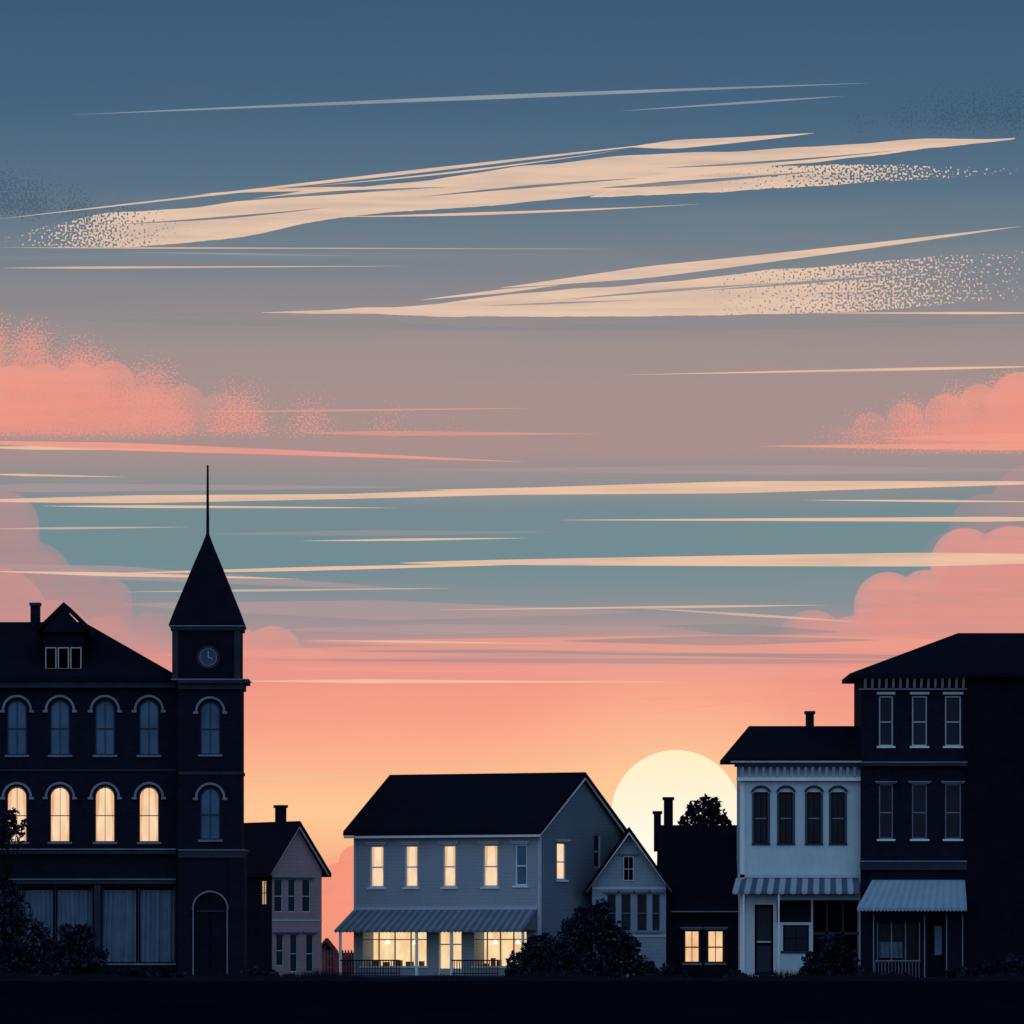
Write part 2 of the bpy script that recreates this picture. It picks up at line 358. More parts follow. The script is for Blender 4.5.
for a,c in up: b.window(U(a),U(c),ZZ(887),ZZ(845), lit, 'lit_upper_glass', white, fw=.07, mull='h', sill=white, hood=whiteD, hood_h=.08, drape=drapeM)
b.window(U(515),U(527),ZZ(886),ZZ(845), glassB, 'dim_upper_glass', white, fw=.07, mull='h', sill=white, hood=whiteD, hood_h=.08)
shelf = surf('shop_goods_and_shelving', (.22,.13,.07), var=.4)
for (a,c) in (g0, g2):
    x0, x1 = U(a), U(c)
    b.box('shop_interior_glow', litS, x0, x1, 1.1, 1.13, ZZ(966), ZZ(932))
    n = 4
    for i in range(n+1):
        xx = x0 + (x1-x0-.05)*i/n; b.box('shop_window_bars', whiteD, xx, xx+.045, .04, .1, ZZ(966), ZZ(932))
    b.box('shop_window_bars', whiteD, x0+.05, x1-.05, .045, .1, ZZ(940), ZZ(939))
    b.box('trim', white, x0-.1, x1+.1, -.07, .02, ZZ(968), ZZ(966)-.002)
    rr = random.Random(a)
    xx = x0+.15
    while xx < x1-.35:
        w = rr.uniform(.12,.4); h = rr.uniform(.1,.42)
        b.box('shop_goods', shelf, xx, xx+w, .7, .9, ZZ(966), ZZ(966)+h); xx += w+rr.uniform(.05,.4)
    for q in (.3,.72):
        xq = x0+(x1-x0)*q; b.cyl('pendant_lamps', lamp_pane('bulb',(255,240,210),2.0,.05), xq, .6, ZZ(944), ZZ(940), .12, .04)
b.box('door_glow', litS, U(438)+.05, U(462)-.05, .2, .23, zf, ZZ(930))
for p in (438, 449.3, 460.8): b.box('door_frame', white, U(p), U(p)+.07, .05, .14, zf, ZZ(930))
b.box('door_frame', white, U(438)+.07, U(461)-.01, .055, .14, ZZ(945), ZZ(943.8))
b.box('door_kickplate', whiteD, U(438)+.07, U(461)-.01, .055, .14, zf, zf+.3)
# side wall (faces right)
zsr = zr-.12
b.M = Matrix.Translation((W, 0, 0)) @ Matrix.Rotation(R(90), 4, 'Z')
sw = [(V(557),V(566),WZ(880,3),WZ(843,3)),(V(594),V(601),WZ(868,5),WZ(834,5))]
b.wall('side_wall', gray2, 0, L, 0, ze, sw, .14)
b.add('side_wall', gray2, [(0,0,ze),(L,0,ze),(L/2,0,zsr)], [[0,1,2]])
b.window(*sw[0], lit, 'lit_side_glass', whiteD, fw=.06, mull='h', sill=whiteD, hood=trimD, hood_h=.06, fpart='side_frames')
b.window(*sw[1], glassK, 'dim_side_glass', whiteD, fw=.06, mull='h', fpart='side_frames')
b.box('corner_board', whiteD, 0.0, .1, -.03, -.002, 0, ze-.1)
b.M = Matrix()
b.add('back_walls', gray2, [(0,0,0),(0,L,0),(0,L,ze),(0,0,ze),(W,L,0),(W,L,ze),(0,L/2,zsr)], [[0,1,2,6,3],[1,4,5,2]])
ov = .5; sl = (zr-ze)/(L/2)
b.gable_x('roof', roofm, -.3, W+.3, -ov, L+ov*.6, ze-ov*sl+.12, zr+.12, .2)
b.box('eave_fascia', white, -.27, W+.25, -ov+.02, -ov+.08, ze-ov*sl-.20, ze-ov*sl-.09)
ym = L/2; x = W+.26
b.prism_x('rake_trim', white, [(-ov,ze-ov*sl-.09),(ym,zr-.09),(L+ov*.6,ze-ov*sl-.09),(L+ov*.6,ze-ov*sl-.19),(ym,zr-.2),(-ov,ze-ov*sl-.19)], x-.06, x)
b.box('corner_board', whiteD, 0, .1, -.03, -.002, 0, ze-.15); b.box('corner_board', whiteD, W-.1, W, -.03, -.004, 0, ze-.15)
b.box('frieze', whiteD, .12, W-.12, -.05, -.002, ZZ(910), ZZ(906.5))
b.awning(.0, W-.15, ZZ(909), ZZ(930), 1.5, awnC, awnE, 52, flare=.2, flr=.1, val=.12)
b.box('porch_floor', trimM, -.1, W, -1.7, -.002, 0, .2)
for p in (350, 431, 466, 537): 
    u = max(.05, min(W-.1, U(p))); b.box('porch_posts', white, u-.05, u+.05, -1.42, -1.32, .2, ZZ(932))
for a,c in ((350,414),(466,512)):
    x0,x1 = max(.05,U(a)),U(c)
    b.box('porch_railing', metal, x0, x1, -1.42, -1.36, .86, .92)
    b.box('porch_railing', metal, x0, x1, -1.42, -1.36, .28, .32)
    n = int((x1-x0)/.14)
    for i in range(n+1): b.box('porch_railing', metal, x0+i*(x1-x0)/n-.015, x0+i*(x1-x0)/n+.015, -1.405, -1.375, .2, .86)
b.done()

# ------------------------------------------------------------------ gabled cottage with wing
y0 = 3; b = B('gabled_cottage', WX(592, y0), y0); X, Z = b.X, b.Z
W = X(666); ze = Z(884); zr = Z(832)
wins = [(607,616),(621,631),(637,647),(652,660)]
holes = [(X(a),X(c),Z(931),Z(894)) for a,c in wins]
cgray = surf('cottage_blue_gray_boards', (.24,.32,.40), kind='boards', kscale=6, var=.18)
b.wall('front_wall', cgray, 0, W, 0, ze, holes, .12)
b.add('front_wall', cgray, [(0,0,ze),(W,0,ze),(W/2,0,zr)], [[0,1,2]])
for h in holes: b.window(*h, glassK, 'window_glass', trimD, fw=.035, mull='h', sill=trimD, hood=trimD, hood_h=.05)
b.window(X(623),X(634),Z(881),Z(856), glassK, 'attic_glass', whiteD, cgray, arch=False, fw=.05, mull='cross', proud=True, hood=trimD, hood_h=.05, fpart='attic_frame')
dp = 9
b.add('side_walls', cgray, [(0,0,0),(0,dp,0),(0,dp,ze),(0,0,ze),(W,0,0),(W,dp,0),(W,dp,ze),(W,0,ze),(W/2,dp,zr)], [[0,3,2,1],[4,5,6,7],[1,2,8,6,5]])
b.gable_y('roof', roofm, X(585), X(673), -.5, dp+.4, ze-.22, zr+.24, .24)
b.prism_y('gable_trim', white, [(X(586),ze-.33),(W/2,zr+.0),(X(672),ze-.33),(X(672),ze-.41),(W/2,zr-.10),(X(586),ze-.41)], -.49, -.40)
b.box('belt_trim', whiteD, 0, W, -.05, -.002, ze-.25, ze-.15)
b.box('belt_trim', whiteD, 0, W, -.05, -.002, Z(937), Z(935))
# wing
wx1 = X(741, 1)
b.M = Matrix.Translation((0, 1, 0))
wze = Z(910, 1); wl = W+.01
hw = [(X(684,1),X(700,1),Z(963,1),Z(930,1)),(X(707,1),X(724,1),Z(963,1),Z(930,1))]
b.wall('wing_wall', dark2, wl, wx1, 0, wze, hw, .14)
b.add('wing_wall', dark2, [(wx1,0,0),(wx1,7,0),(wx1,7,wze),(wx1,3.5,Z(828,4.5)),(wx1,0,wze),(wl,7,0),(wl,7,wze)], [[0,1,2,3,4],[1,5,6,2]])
for h in hw: b.window(*h, litR, 'lit_wing_glass', surf('brown_sash',(.10,.07,.06)), fw=.07, mull='cross', sill=trimM, hood=trimM, hood_h=.06, fpart='wing_frames')
b.gable_x('wing_roof', roofm, wl-.3, wx1+.0, -.4, 7.4, wze, Z(825, 4.5), .18)
b.box('wing_gutter', trimT, wl+.25, wx1, -.46, -.40, wze-.10, wze-.05)
b.M = Matrix()
def chim(b, part, p0, p1, pt, y, zb):
    b.box(part, dark, b.X(p0,y), b.X(p1,y), y, y+.5, zb, b.Z(pt+3,y)); b.box(part+'_cap', dark2, b.X(p0,y)-.06, b.X(p1,y)+.06, y-.06, y+.56, b.Z(pt+3,y)+.002, b.Z(pt,y))
chim(b, 'chimney', 664, 673, 797, 4.6, Z(850)); chim(b, 'small_chimney', 654, 661, 811, 4.9, Z(850))
b.done()

# ------------------------------------------------------------------ pale stucco shop house
b = B('pale_bracketed_shop', WX(741), 0); X, Z = b.X, b.Z
W = X(862); hT = Z(757)
wn = [(754,768),(779,793),(807,821),(831,845)]
holes = [(X(a),X(c),Z(843),Z(792)) for a,c in wn]
holes += [(X(753),X(775),.15,Z(903),.12),(X(783),X(809),Z(951),Z(925),.12),(X(813),X(859),.1,Z(900),1.6)]
b.wall('front_wall', pale, 0, W, 0, hT, holes, .14)
b.add('side_walls', pale, [(0,0,0),(0,6,0),(0,6,hT),(0,0,hT),(W,6,0),(W,6,hT)], [[0,3,2,1],[1,2,5,4]])
for a,c in wn: 
    b.window(X(a),X(c),Z(843),Z(792), glassK, 'upper_glass', black, fw=.06, mull='cross', sill=trimM, fpart='upper_sashes')
    cx = X((a+c)/2); 
    b.ring('window_hoods', trimM, cx, Z(794)-.1, .40, .50, -.12, -.002, 25, 155, 8)
    for sx in (X(a)-.08, X(c)+.01): b.box('window_casing', trimM, sx, sx+.07, -.06, -.002, Z(845), Z(793))
    b.box('sash_bars', trimD, X(a)+.06, X(c)-.06, .045, .05, Z(819), Z(817.8))
b.window(X(753),X(775),.15,Z(903), black, 'door', white, fw=.07, mull='n', fpart='door_frame')
b.box('door_glazing', glassK, X(757), X(771), .04, .09, Z(940), Z(908)); b.box('door_panels', trimM, X(757), X(771), .04, .09, Z(972), Z(946))
b.box('door_kick', whiteD, X(757), X(771), .02, .04, Z(942.5), Z(941))
b.window(X(783),X(809),Z(951),Z(925), glassK, 'shop_glass', black, fw=.06, mull='cross', sill=whiteD, fpart='shop_sashes')
b.box('upper_panel', dark2, X(777), X(811), -.03, -.002, Z(922), Z(900))
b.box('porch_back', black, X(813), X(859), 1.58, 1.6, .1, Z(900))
for p in (826, 842): b.box('porch_posts', trimM, X(p), X(p+2), .1, .2, .1, Z(900))
b.box('porch_beam', trimM, X(813), X(859), .1, .15, Z(935), Z(932))
b.window(X(828),X(842),Z(960),Z(936), glassK, 'porch_glass', trimM, fw=.05, mull='n', fpart='porch_frames')
b.box('corner_boards', white, -.05, .16, -.06, -.002, 0, Z(783)); 
b.box('cornice_light', white, -.2, W-.05, -.3, -.002, Z(781), Z(777.5)); b.box('cornice', trimM, -.3, W-.05, -.42, -.002, Z(767), Z(763)); b.box('cornice_light', white, -.5, W-.05, -.55, -.002, Z(762.7), Z(760.5))
n = 17
for i in range(n):
    p = 741+i*7; b.prism_x('brackets', whiteD, [(-.003,Z(776.8)),(-.12,Z(776.8)),(-.38,Z(767.3)),(-.003,Z(767.3))], X(p), X(p+2.8))
b.hip('roof', roofm, X(724), W+.0, -.6, 6.3, Z(757), X(749,2.8), W-.0, 2.8, Z(726,2.8), .18)
chim(b, 'chimney', 806, 814, 711, 2.7, Z(740))
b.awning(X(736), X(858), Z(878), Z(892), 1.2, awnA, awnB, 22, flare=.2, flr=0, val=.12)
b.box('awning_board', whiteD, X(738), X(858), -.06, -.002, Z(878)+.01, Z(874.5))
for p in (742, 777): b.box('awning_posts', white, X(p), X(p)+.07, -1.15, -1.08, 0, Z(893))
b.done()

# ------------------------------------------------------------------ tall dark corner block
y0 = -.5; b = B('tall_corner_building', WX(861, y0), y0); X, Z = b.X, b.Z
W = X(1110); xf = X(967); hT = Z(674)
cn = [(879,893),(912,927),(945,961)]
holes = []
for a,c in cn: holes += [(X(a),X(c),Z(746),Z(696)),(X(a),X(c),Z(839),Z(784))]
holes += [(X(877),X(921),Z(962),Z(922),.8),(X(928),X(944),.1,Z(920),.3)]
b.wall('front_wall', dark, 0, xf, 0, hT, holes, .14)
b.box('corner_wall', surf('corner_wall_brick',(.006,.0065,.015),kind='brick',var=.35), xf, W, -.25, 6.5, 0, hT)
b.add('side_walls', dark2, [(0,0,0),(0,6.5,0),(0,6.5,hT),(0,0,hT),(xf,6.5,0),(xf,6.5,hT)], [[0,3,2,1],[1,2,5,4]])
for a,c in cn:
    b.window(X(a),X(c),Z(746),Z(696), glassK, 'upper_glass', whiteD, fw=.06, mull='h', sill=white)
    b.window(X(a),X(c),Z(839),Z(784), glassK, 'middle_glass', trimD, fw=.055, mull='h', sill=trimD, hood=trimD, hood_h=.05, fpart='middle_frames')
    b.box('lintels', whiteD, X(a)-.1, X(c)+.1, -.1, -.002, Z(694.5), Z(692))
b.box('cornice_light', trimD, -.1, xf-.01, -.2, -.002, Z(690), Z(688.5)); 
n = 15
for i in range(n):
    p = 864+i*7; b.prism_x('brackets', whiteD, [(-.004,Z(687.8)),(-.12,Z(687.8)),(-.5,Z(679)),(-.004,Z(679))], X(p), X(p+2.2))
b.box('soffit', trimD, X(850), xf, -.65, -.002, Z(678.4), Z(677.2))
b.box('belt_cornice', trimM, -.05, xf-.01, -.3, -.002, Z(766), Z(763)); b.box('belt_cornice_edge', trimT, -.05, xf-.01, -.34, -.002, Z(762.8), Z(761.8))
b.box('belt_cornice', trimM, -.05, xf-.01, -.2, -.003, Z(870), Z(862)); b.box('belt_cornice_edge', trimT, -.05, xf-.01, -.26, -.003, Z(861.8), Z(860.8))
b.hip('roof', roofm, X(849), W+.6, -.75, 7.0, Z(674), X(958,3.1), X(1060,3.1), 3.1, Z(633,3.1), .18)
b.awning(X(872), X(965), Z(880), Z(908), 1.4, awnP, awnQ, 30, flare=.75, flr=.0, val=.16)
b.box('shop_back', glassK, X(877), X(921), .78, .8, Z(962), Z(922))
for p in (877,891,905,919): b.box('shop_bars', trimD, X(p), X(p)+.05, .04, .1, Z(962), Z(922))
b.curtain(X(879), X(903), Z(958), Z(942), .4, curt, 31)
b.box('door_leaf', glassB, X(935), X(942), .2, .22, Z(955), Z(926)); b.box('door_leaf_frame', black, X(928), X(944), .23, .26, .1, Z(920))
for p in (873, 924, 946, 962): b.box('shop_pilasters', trimT, X(p), X(p)+.05, -.06, -.002, .1, Z(915))
x0, x1 = X(874), X(918)
b.box('shop_railing', trimD, x0, x1, -.9, -.86, .85, .9)
for i in range(14): b.box('shop_railing', trimM, x0+(x1-x0)*i/13-.012, x0+(x1-x0)*i/13+.012, -.89, -.87, 0, .85)
b.box('shop_step', trimM, X(868), X(965), -1.0, -.002, 0, .12)
b.done()

# ------------------------------------------------------------------ far cottage + fence
y0 = 85; b = B('distant_brick_cottage', WX(321, y0), y0); X, Z = b.X, b.Z
red = surf('distant_red_wall', (.22,.075,.085)); redr = surf('distant_red_roof', (.11,.04,.055))
b.box('walls', red, 0, X(334), 0, 5, 0, Z(950)); b.gable_y('roof', redr, -.3, X(336), -.3, 5.3, Z(951), Z(938), .2)
b.prism_y('gable', red, [(0,Z(951)),(X(334),Z(951)),(X(334)/2,Z(941))], 0, .2)
b.box('door', black, .3, .8, -.03, -.002, 0, 1.6); b.done()
b = B('garden_fence', WX(318,60), 60)
for i in range(32): b.prism_y('pickets', red, [(i*.16,0),(i*.16+.1,0),(i*.16+.1,1.3),(i*.16+.05,1.42+.5*(i>20)),(i*.16,1.3)], 0, .03)
b.box('rails', red, 0, 5.1, .032, .07, .4, .5); b.box('rails', red, 0, 5.1, .032, .07, 1.0, 1.1); b.done()

# ------------------------------------------------------------------ vegetation
def leafmat(name, c):
    m, t, N, L = nt(name)
    out = N.new('ShaderNodeOutputMaterial'); p = N.new('ShaderNodeBsdfPrincipled'); L.new(p.outputs[0], out.inputs[0])
    g = N.new('ShaderNodeNewGeometry'); n = N.new('ShaderNodeTexNoise'); n.inputs['Scale'].default_value = 2.6; n.inputs['Detail'].default_value = 4
    L.new(g.outputs['Position'], n.inputs['Vector'])
    cr = N.new('ShaderNodeValToRGB'); L.new(n.outputs[0], cr.inputs[0])
    cr.color_ramp.elements[0].position = .42; cr.color_ramp.elements[1].position = .68
    cr.color_ramp.elements[0].color = tuple(v*.35 for v in c)+(1,); cr.color_ramp.elements[1].color = tuple(v*2.8 for v in c)+(1,)
    L.new(cr.outputs[0], p.inputs['Base Color']); p.inputs['Roughness'].default_value = .85; p.inputs['Specular IOR Level'].default_value = .02
    return m
leafm = leafmat('dusk_foliage', (.013,.016,.030)); bark = surf('bark', (.01,.01,.013))
def plant(name, x, y, clumps, n, leaf=.13, trunk=None, seed=1):
    """clumps: (dx,dy,z,r)"""
    rg = np.random.RandomState(seed); b = B(name, x, y)
    w = np.array([c[3]**2 for c in clumps]); w = w/w.sum()
    idx = rg.choice(len(clumps), n, p=w)
    d = rg.normal(size=(n,3)); d /= np.linalg.norm(d,axis=1)[:,None]
    rr = rg.uniform(.2,1.2,n)**.6
    C = np.array([c[:3] for c in clumps])[idx]; r = np.array([c[3] for c in clumps])[idx]
    P = C + d*(r*rr)[:,None]; P[:,2] = np.maximum(P[:,2], .05)
    a = rg.normal(size=(n,3)); a /= np.linalg.norm(a,axis=1)[:,None]
    q = np.cross(a, rg.normal(size=(n,3))); q /= np.linalg.norm(q,axis=1)[:,None]
    s = leaf*rg.uniform(.6,1.4,n)[:,None]
    V = np.stack([P-a*s, P+q*s*.5, P+a*s, P-q*s*.5],1).reshape(-1,3)
    me = bpy.data.meshes.new('leaves'); me.from_pydata([tuple(v) for v in V], [], [[4*i,4*i+1,4*i+2,4*i+3] for i in range(n)]); me.materials.append(leafm)
    o = bpy.data.objects.new('leaves', me); COL.objects.link(o); o.parent = b.e
    def limb(p, q, r0, r1):
        p, q = Vector(p), Vector(q); z = (q-p); l = z.length
        if l < .01: return
        b.M = Matrix.Translation(p) @ z.to_track_quat('Z','Y').to_matrix().to_4x4()
        b.cyl('limbs', bark, 0, 0, 0, l, r0, r1, 7); b.M = Matrix()
    base = (0,0,0)
    if trunk:
        top = (0,0,trunk[0]); limb(base, top, trunk[1], trunk[1]*.6); base = top; r0 = trunk[1]*.55
    else: r0 = .05
    for c in clumps:
        m = tuple((base[i]+c[i])/2 + (rg.uniform(-.15,.15) if i < 2 else 0) for i in range(3))
        limb(base, m, r0, r0*.7); limb(m, c[:3], r0*.7, r0*.3)
    b.done()
def shrub(name, y, items, n, leaf=.12, trunk=None, seed=1):
    cx = sum(i[0] for i in items)/len(items); ox = WX(cx, y); rg = random.Random(seed)
    cl = [(WX(px,y)-ox, rg.uniform(-.4,.4), WZ(py,y), r*K(y)) for px,py,r in items]
    plant(name, ox, y, cl, n, leaf, trunk, seed)
shrub('leafy_shrub', -4, [(-15,930,28),(8,916,22),(24,942,24),(0,965,30),(12,896,13),(-25,960,30),(2,884,9),(38,930,10),(42,960,16)], 4600, seed=1)
shrub('leafy_shrub', -5, [(54,956,18),(78,943,17),(92,962,15),(60,972,20),(74,968,20),(100,955,8),(66,932,8),(86,930,6),(104,975,9)], 3800, seed=2)
shrub('leafy_shrub', -3, [(520,963,12),(535,953,14),(552,960,15),(530,975,15),(546,942,8),(514,973,9),(534,940,5)], 2600, seed=3)
shrub('leafy_shrub', -2.5, [(574,940,17),(594,924,18),(612,936,16),(590,965,26),(564,958,16),(620,962,19),(642,970,13),(602,909,9),(582,916,9),(630,946,10),(570,926,8),(650,978,8)], 6400, seed=4)
shrub('leafy_shrub', -3, [(815,964,13),(830,951,13),(846,960,12),(828,975,16),(838,940,7),(822,942,5),(856,974,9),(804,976,8)], 2800, seed=5)
shrub('leafy_shrub', -4, [(985,972,10),(1008,968,13),(1022,975,12)], 1100, seed=6)
shrub('low_shrub', -4, [(118,978,8),(134,976,9),(150,979,8),(166,977,9),(182,980,7)], 1200, seed=9)
shrub('low_shrub', -4, [(246,978,8),(258,975,9),(272,979,8),(290,980,7)], 900, seed=10)
shrub('low_shrub', -3, [(652,976,9),(668,974,9),(682,978,8),(735,978,8),(745,980,6),(722,980,6)], 1200, seed=11)
shrub('low_shrub', -4, [(874,980,6),(890,979,7),(905,981,6),(948,979,8),(962,976,9)], 1000, seed=12)
shrub('young_street_tree', -3, [(8,824,12),(17,834,9),(2,838,11),(-12,828,16),(-20,812,14),(14,814,6),(23,824,5)], 720, leaf=.14, trunk=(4.2,.09), seed=7)
shrub('round_crown_tree', 16, [(705,812,13),(692,818,9),(719,818,9),(704,801,6),(714,805,7),(694,808,7),(684,822,5),(726,823,5),(706,830,16)], 1000, leaf=.15, trunk=(5,.18), seed=8)

# low grass verge in front of the pavement
rg = np.random.RandomState(4); n = 9000
gx = rg.uniform(WX(-60), WX(1084), n); gy = rg.uniform(-9.4, -7.3, n); gh = rg.uniform(.12,.34,n)*(1+.9*np.sin(gx*.9)*np.sin(gx*.37+1)); gl = rg.uniform(-.1,.1,n)
V=[];F=[]
for i in range(n):
    V += [(gx[i]-.025,gy[i],0),(gx[i]+.025,gy[i],0),(gx[i]+gl[i],gy[i]+.03,gh[i])]; F.append([3*i,3*i+1,3*i+2])
me = bpy.data.meshes.new('grass_verge'); me.from_pydata(V,[],F); me.materials.append(surf('verge_grass',(.010,.012,.02)))
COL.objects.link(bpy.data.objects.new('grass_verge', me))

# ------------------------------------------------------------------ ground
def sheet(name, x0, x1, y0, y1, z, mat, h=0):
    me = bpy.data.meshes.new(name)
    if h: 
        vs=[(x0,y0,z),(x1,y0,z),(x1,y1,z),(x0,y1,z),(x0,y0,z+h),(x1,y0,z+h),(x1,y1,z+h),(x0,y1,z+h)]
        me.from_pydata(vs,[],[[0,1,5,4],[1,2,6,5],[2,3,7,6],[3,0,4,7],[4,5,6,7]])
    else: me.from_pydata([(x0,y0,z),(x1,y0,z),(x1,y1,z),(x0,y1,z)],[],[[0,1,2,3]])
    me.materials.append(mat); o = bpy.data.objects.new(name, me); COL.objects.link(o); return o
sheet('ground', -8000, 8000, -700, 12000, 0, surf('dusk_grass', (.0055,.0065,.0115), var=.5, scale=.3, spec=.0))
sheet('road', -400, 400, -26, -10, .004, surf('asphalt', (.0065,.0072,.012), var=.4, scale=.5, spec=.0))
sheet('sidewalk', -60, 60, -6.8, -1.9, 0, surf('sidewalk_concrete', (.010,.012,.02), var=.3, spec=.0), .10)
sheet('kerb', -60, 60, -7, -6.802, 0, surf('kerb_stone', (.014,.016,.026), spec=.0), .12)
sheet('road_kerb', -400, 400, -10, -9.8, 0, surf('road_kerb_stone', (.012,.014,.022), spec=.0), .12)

# ------------------------------------------------------------------ clouds (flat layers far beyond the town)
CY = 6000.0
PXM = 1.0/K(CY)      # drawing units per metre at the cloud layers
def cloudmat(name, col, rim=None, stip=0.0, scale=.42, opac=1.0):
    m, t, N, L = nt(name)
    out = N.new('ShaderNodeOutputMaterial'); mix = N.new('ShaderNodeMixShader'); tr = N.new('ShaderNodeBsdfTransparent'); em = N.new('ShaderNodeEmission')
    L.new(mix.outputs[0], out.inputs[0]); L.new(tr.outputs[0], mix.inputs[1]); L.new(em.outputs[0], mix.inputs[2])
    ab = N.new('ShaderNodeAttribute'); ab.attribute_name = 'body'; ae = N.new('ShaderNodeAttribute'); ae.attribute_name = 'edge'
    tc = N.new('ShaderNodeTexCoord')
    def math_(op, a, b_=None, c=None, clamp=False):
        q = N.new('ShaderNodeMath'); q.operation = op; q.use_clamp = clamp
        for i, v in enumerate((a, b_, c)):
            if v is None: continue
            if isinstance(v, (int, float)): q.inputs[i].default_value = v
            else: L.new(v, q.inputs[i])
        return q.outputs[0]
    edge = math_('MULTIPLY_ADD', ae.outputs['Fac'], .7, .5, True)
    nz = N.new('ShaderNodeTexNoise'); nz.inputs['Scale'].default_value = scale*PXM; nz.inputs['Detail'].default_value = 0
    L.new(tc.outputs['Object'], nz.inputs['Vector'])
    nn = math_('MULTIPLY_ADD', nz.outputs[0], 1.9, -.45, True)
    st = math_('MULTIPLY_ADD', math_('SUBTRACT', math_('MULTIPLY', ab.outputs['Fac'], 1.2), nn), 6, .2, True)
    a = math_('ADD', math_('MULTIPLY', st, stip), math_('MULTIPLY', ab.outputs['Fac'], 1-stip))
    n3 = N.new('ShaderNodeTexNoise'); n3.inputs['Scale'].default_value = .03*PXM; n3.inputs['Detail'].default_value = 4
    mp3 = N.new('ShaderNodeMapping'); mp3.inputs['Scale'].default_value = (.25,1,4); mp3.inputs['Rotation'].default_value = (0, R(6), 0)
    L.new(tc.outputs['Object'], mp3.inputs[0]); L.new(mp3.outputs[0], n3.inputs['Vector'])
    wis = math_('MULTIPLY', math_('MULTIPLY_ADD', n3.outputs[0], 1.0, .42, True), opac)
    L.new(math_('MULTIPLY', math_('MULTIPLY', a, edge, None, True), wis), mix.inputs[0])
    mc = N.new('ShaderNodeMix'); mc.data_type = 'RGBA'
    mc.inputs['A'].default_value = lin(rim or col); mc.inputs['B'].default_value = lin(col)
    n2 = N.new('ShaderNodeTexNoise'); n2.inputs['Scale'].default_value = .02*PXM; n2.inputs['Detail'].default_value = 4
    mp = N.new('ShaderNodeMapping'); mp.inputs['Scale'].default_value = (.3,1,1.2); L.new(tc.outputs['Object'], mp.inputs[0]); L.new(mp.outputs[0], n2.inputs['Vector'])
    L.new(math_('ADD', math_('MULTIPLY', ae.outputs['Fac'], .035, None), math_('MULTIPLY_ADD', n2.outputs[0], .6, -.3), None, True), mc.inputs['Factor'])
    L.new(mc.outputs['Result'], em.inputs[0]); 
    m.cycles.emission_sampling = 'NONE'
    return m
layer = [0]
def cmesh(name, V, F, body, edge, mat):
    y = CY + layer[0]*2.0; layer[0] += 1
    k = K(y); vs = [((p[0]-512)*k, 0, EYE+(HZ-p[1])*k) for p in V]
    me = bpy.data.meshes.new(name); me.from_pydata(vs, [], F); me.materials.append(mat)
    a = me.attributes.new('body','FLOAT','POINT'); a.data.foreach_set('value', np.array(body,dtype=np.float32))
    a = me.attributes.new('edge','FLOAT','POINT'); a.data.foreach_set('value', np.array(edge,dtype=np.float32))
    o = bpy.data.objects.new(name, me); COL.objects.link(o); o.location = (0, y, 0)
    return o
def strip(top, bot, fade=(0,0), dens=1.0, n=110, rough=.0, seed=0):
    tx, tz = zip(*top); bx, bz = zip(*bot); x0, x1 = tx[0], tx[-1]
    rg = np.random.RandomState(seed)
    xs = np.linspace(x0, x1, n+1); zt = np.interp(xs, tx, tz); zb = np.interp(xs, bx, bz)
    ker = np.ones(7)/7
    def sm(a):
        p = np.pad(a, 3, mode='edge'); r = np.convolve(p, ker, 'valid'); r[0]=a[0]; r[-1]=a[-1]; return r
    zt, zb = sm(zt), sm(zb)
    if rough:
        t = np.minimum(1, (zb-zt)/6); q = sm(sm(rg.normal(size=n+1)*rough*2.2)); zt = zt+q*t; zb = zb + sm(rg.normal(size=n+1)*rough*1.2)*t
    V=[];Bd=[];E=[];F=[]; m=4
    for i in range(n+1):
        s = i/n; f = 1.0
        if fade[0] > 0: f *= min(1, s/fade[0])
        if fade[1] > 0: f *= min(1, (1-s)/fade[1])
        th = abs(zb[i]-zt[i])
        for j in range(m+1):
            u = j/m; V.append((xs[i], zt[i]+(zb[i]-zt[i])*u)); Bd.append(f*dens); E.append(min(u,1-u)*th+.5)
    for i in range(n):
        for j in range(m): a=i*(m+1)+j; F.append([a,a+m+1,a+m+2,a+1])
    return V,F,Bd,E
def streak(x0,y0,x1,y1,t,bulge=.6,bend=0,pw=.8, **kw):
    n=60; top=[];bot=[]
    for i in range(n+1):
        s=i/n; h=t*(max(1e-4,s/bulge) if s<bulge else max(1e-4,(1-s)/(1-bulge)))**pw
        yc=y0+(y1-y0)*s+bend*4*s*(1-s); x=x0+(x1-x0)*s
        top.append((x,yc-h*.5)); bot.append((x,yc+h*.5))
    return strip(top,bot,**kw)
def merge(lst):
    V=[];F=[];Bd=[];E=[]
    for v,f,b_,e in lst:
        o=len(V); V+=v; F+=[[i+o for i in q] for q in f]; Bd+=b_; E+=e
    return V,F,Bd,E
mCream = cloudmat('cream_cirrus', (229,195,170), (232,199,175), stip=1.0, opac=.97)
mCreamS = cloudmat('peach_streak', (238,196,166), stip=0.0, opac=.95)
mPinkS = cloudmat('pink_streak', (242,160,140), stip=0.0, opac=.9)
mMauve = cloudmat('mauve_streak', (180,154,155), stip=0.0)
mTeal = cloudmat('teal_streak', (112,136,144), stip=0.0, opac=.9)
mGrayS = cloudmat('gray_streak', (150,160,166), stip=0.0, opac=.85)
mDark = cloudmat('dark_stipple', (52,77,101), stip=.8, scale=.45, opac=.6)
mDusk = cloudmat('sky_tone_streak', (130,134,142), stip=0.0, opac=.9)  # sky-coloured streaks that break up the cloud bands
mSliv = cloudmat('blue_sky_tone_streak', (96,117,133), stip=0.0)  # sky-coloured slivers for the blue gaps inside the cirrus

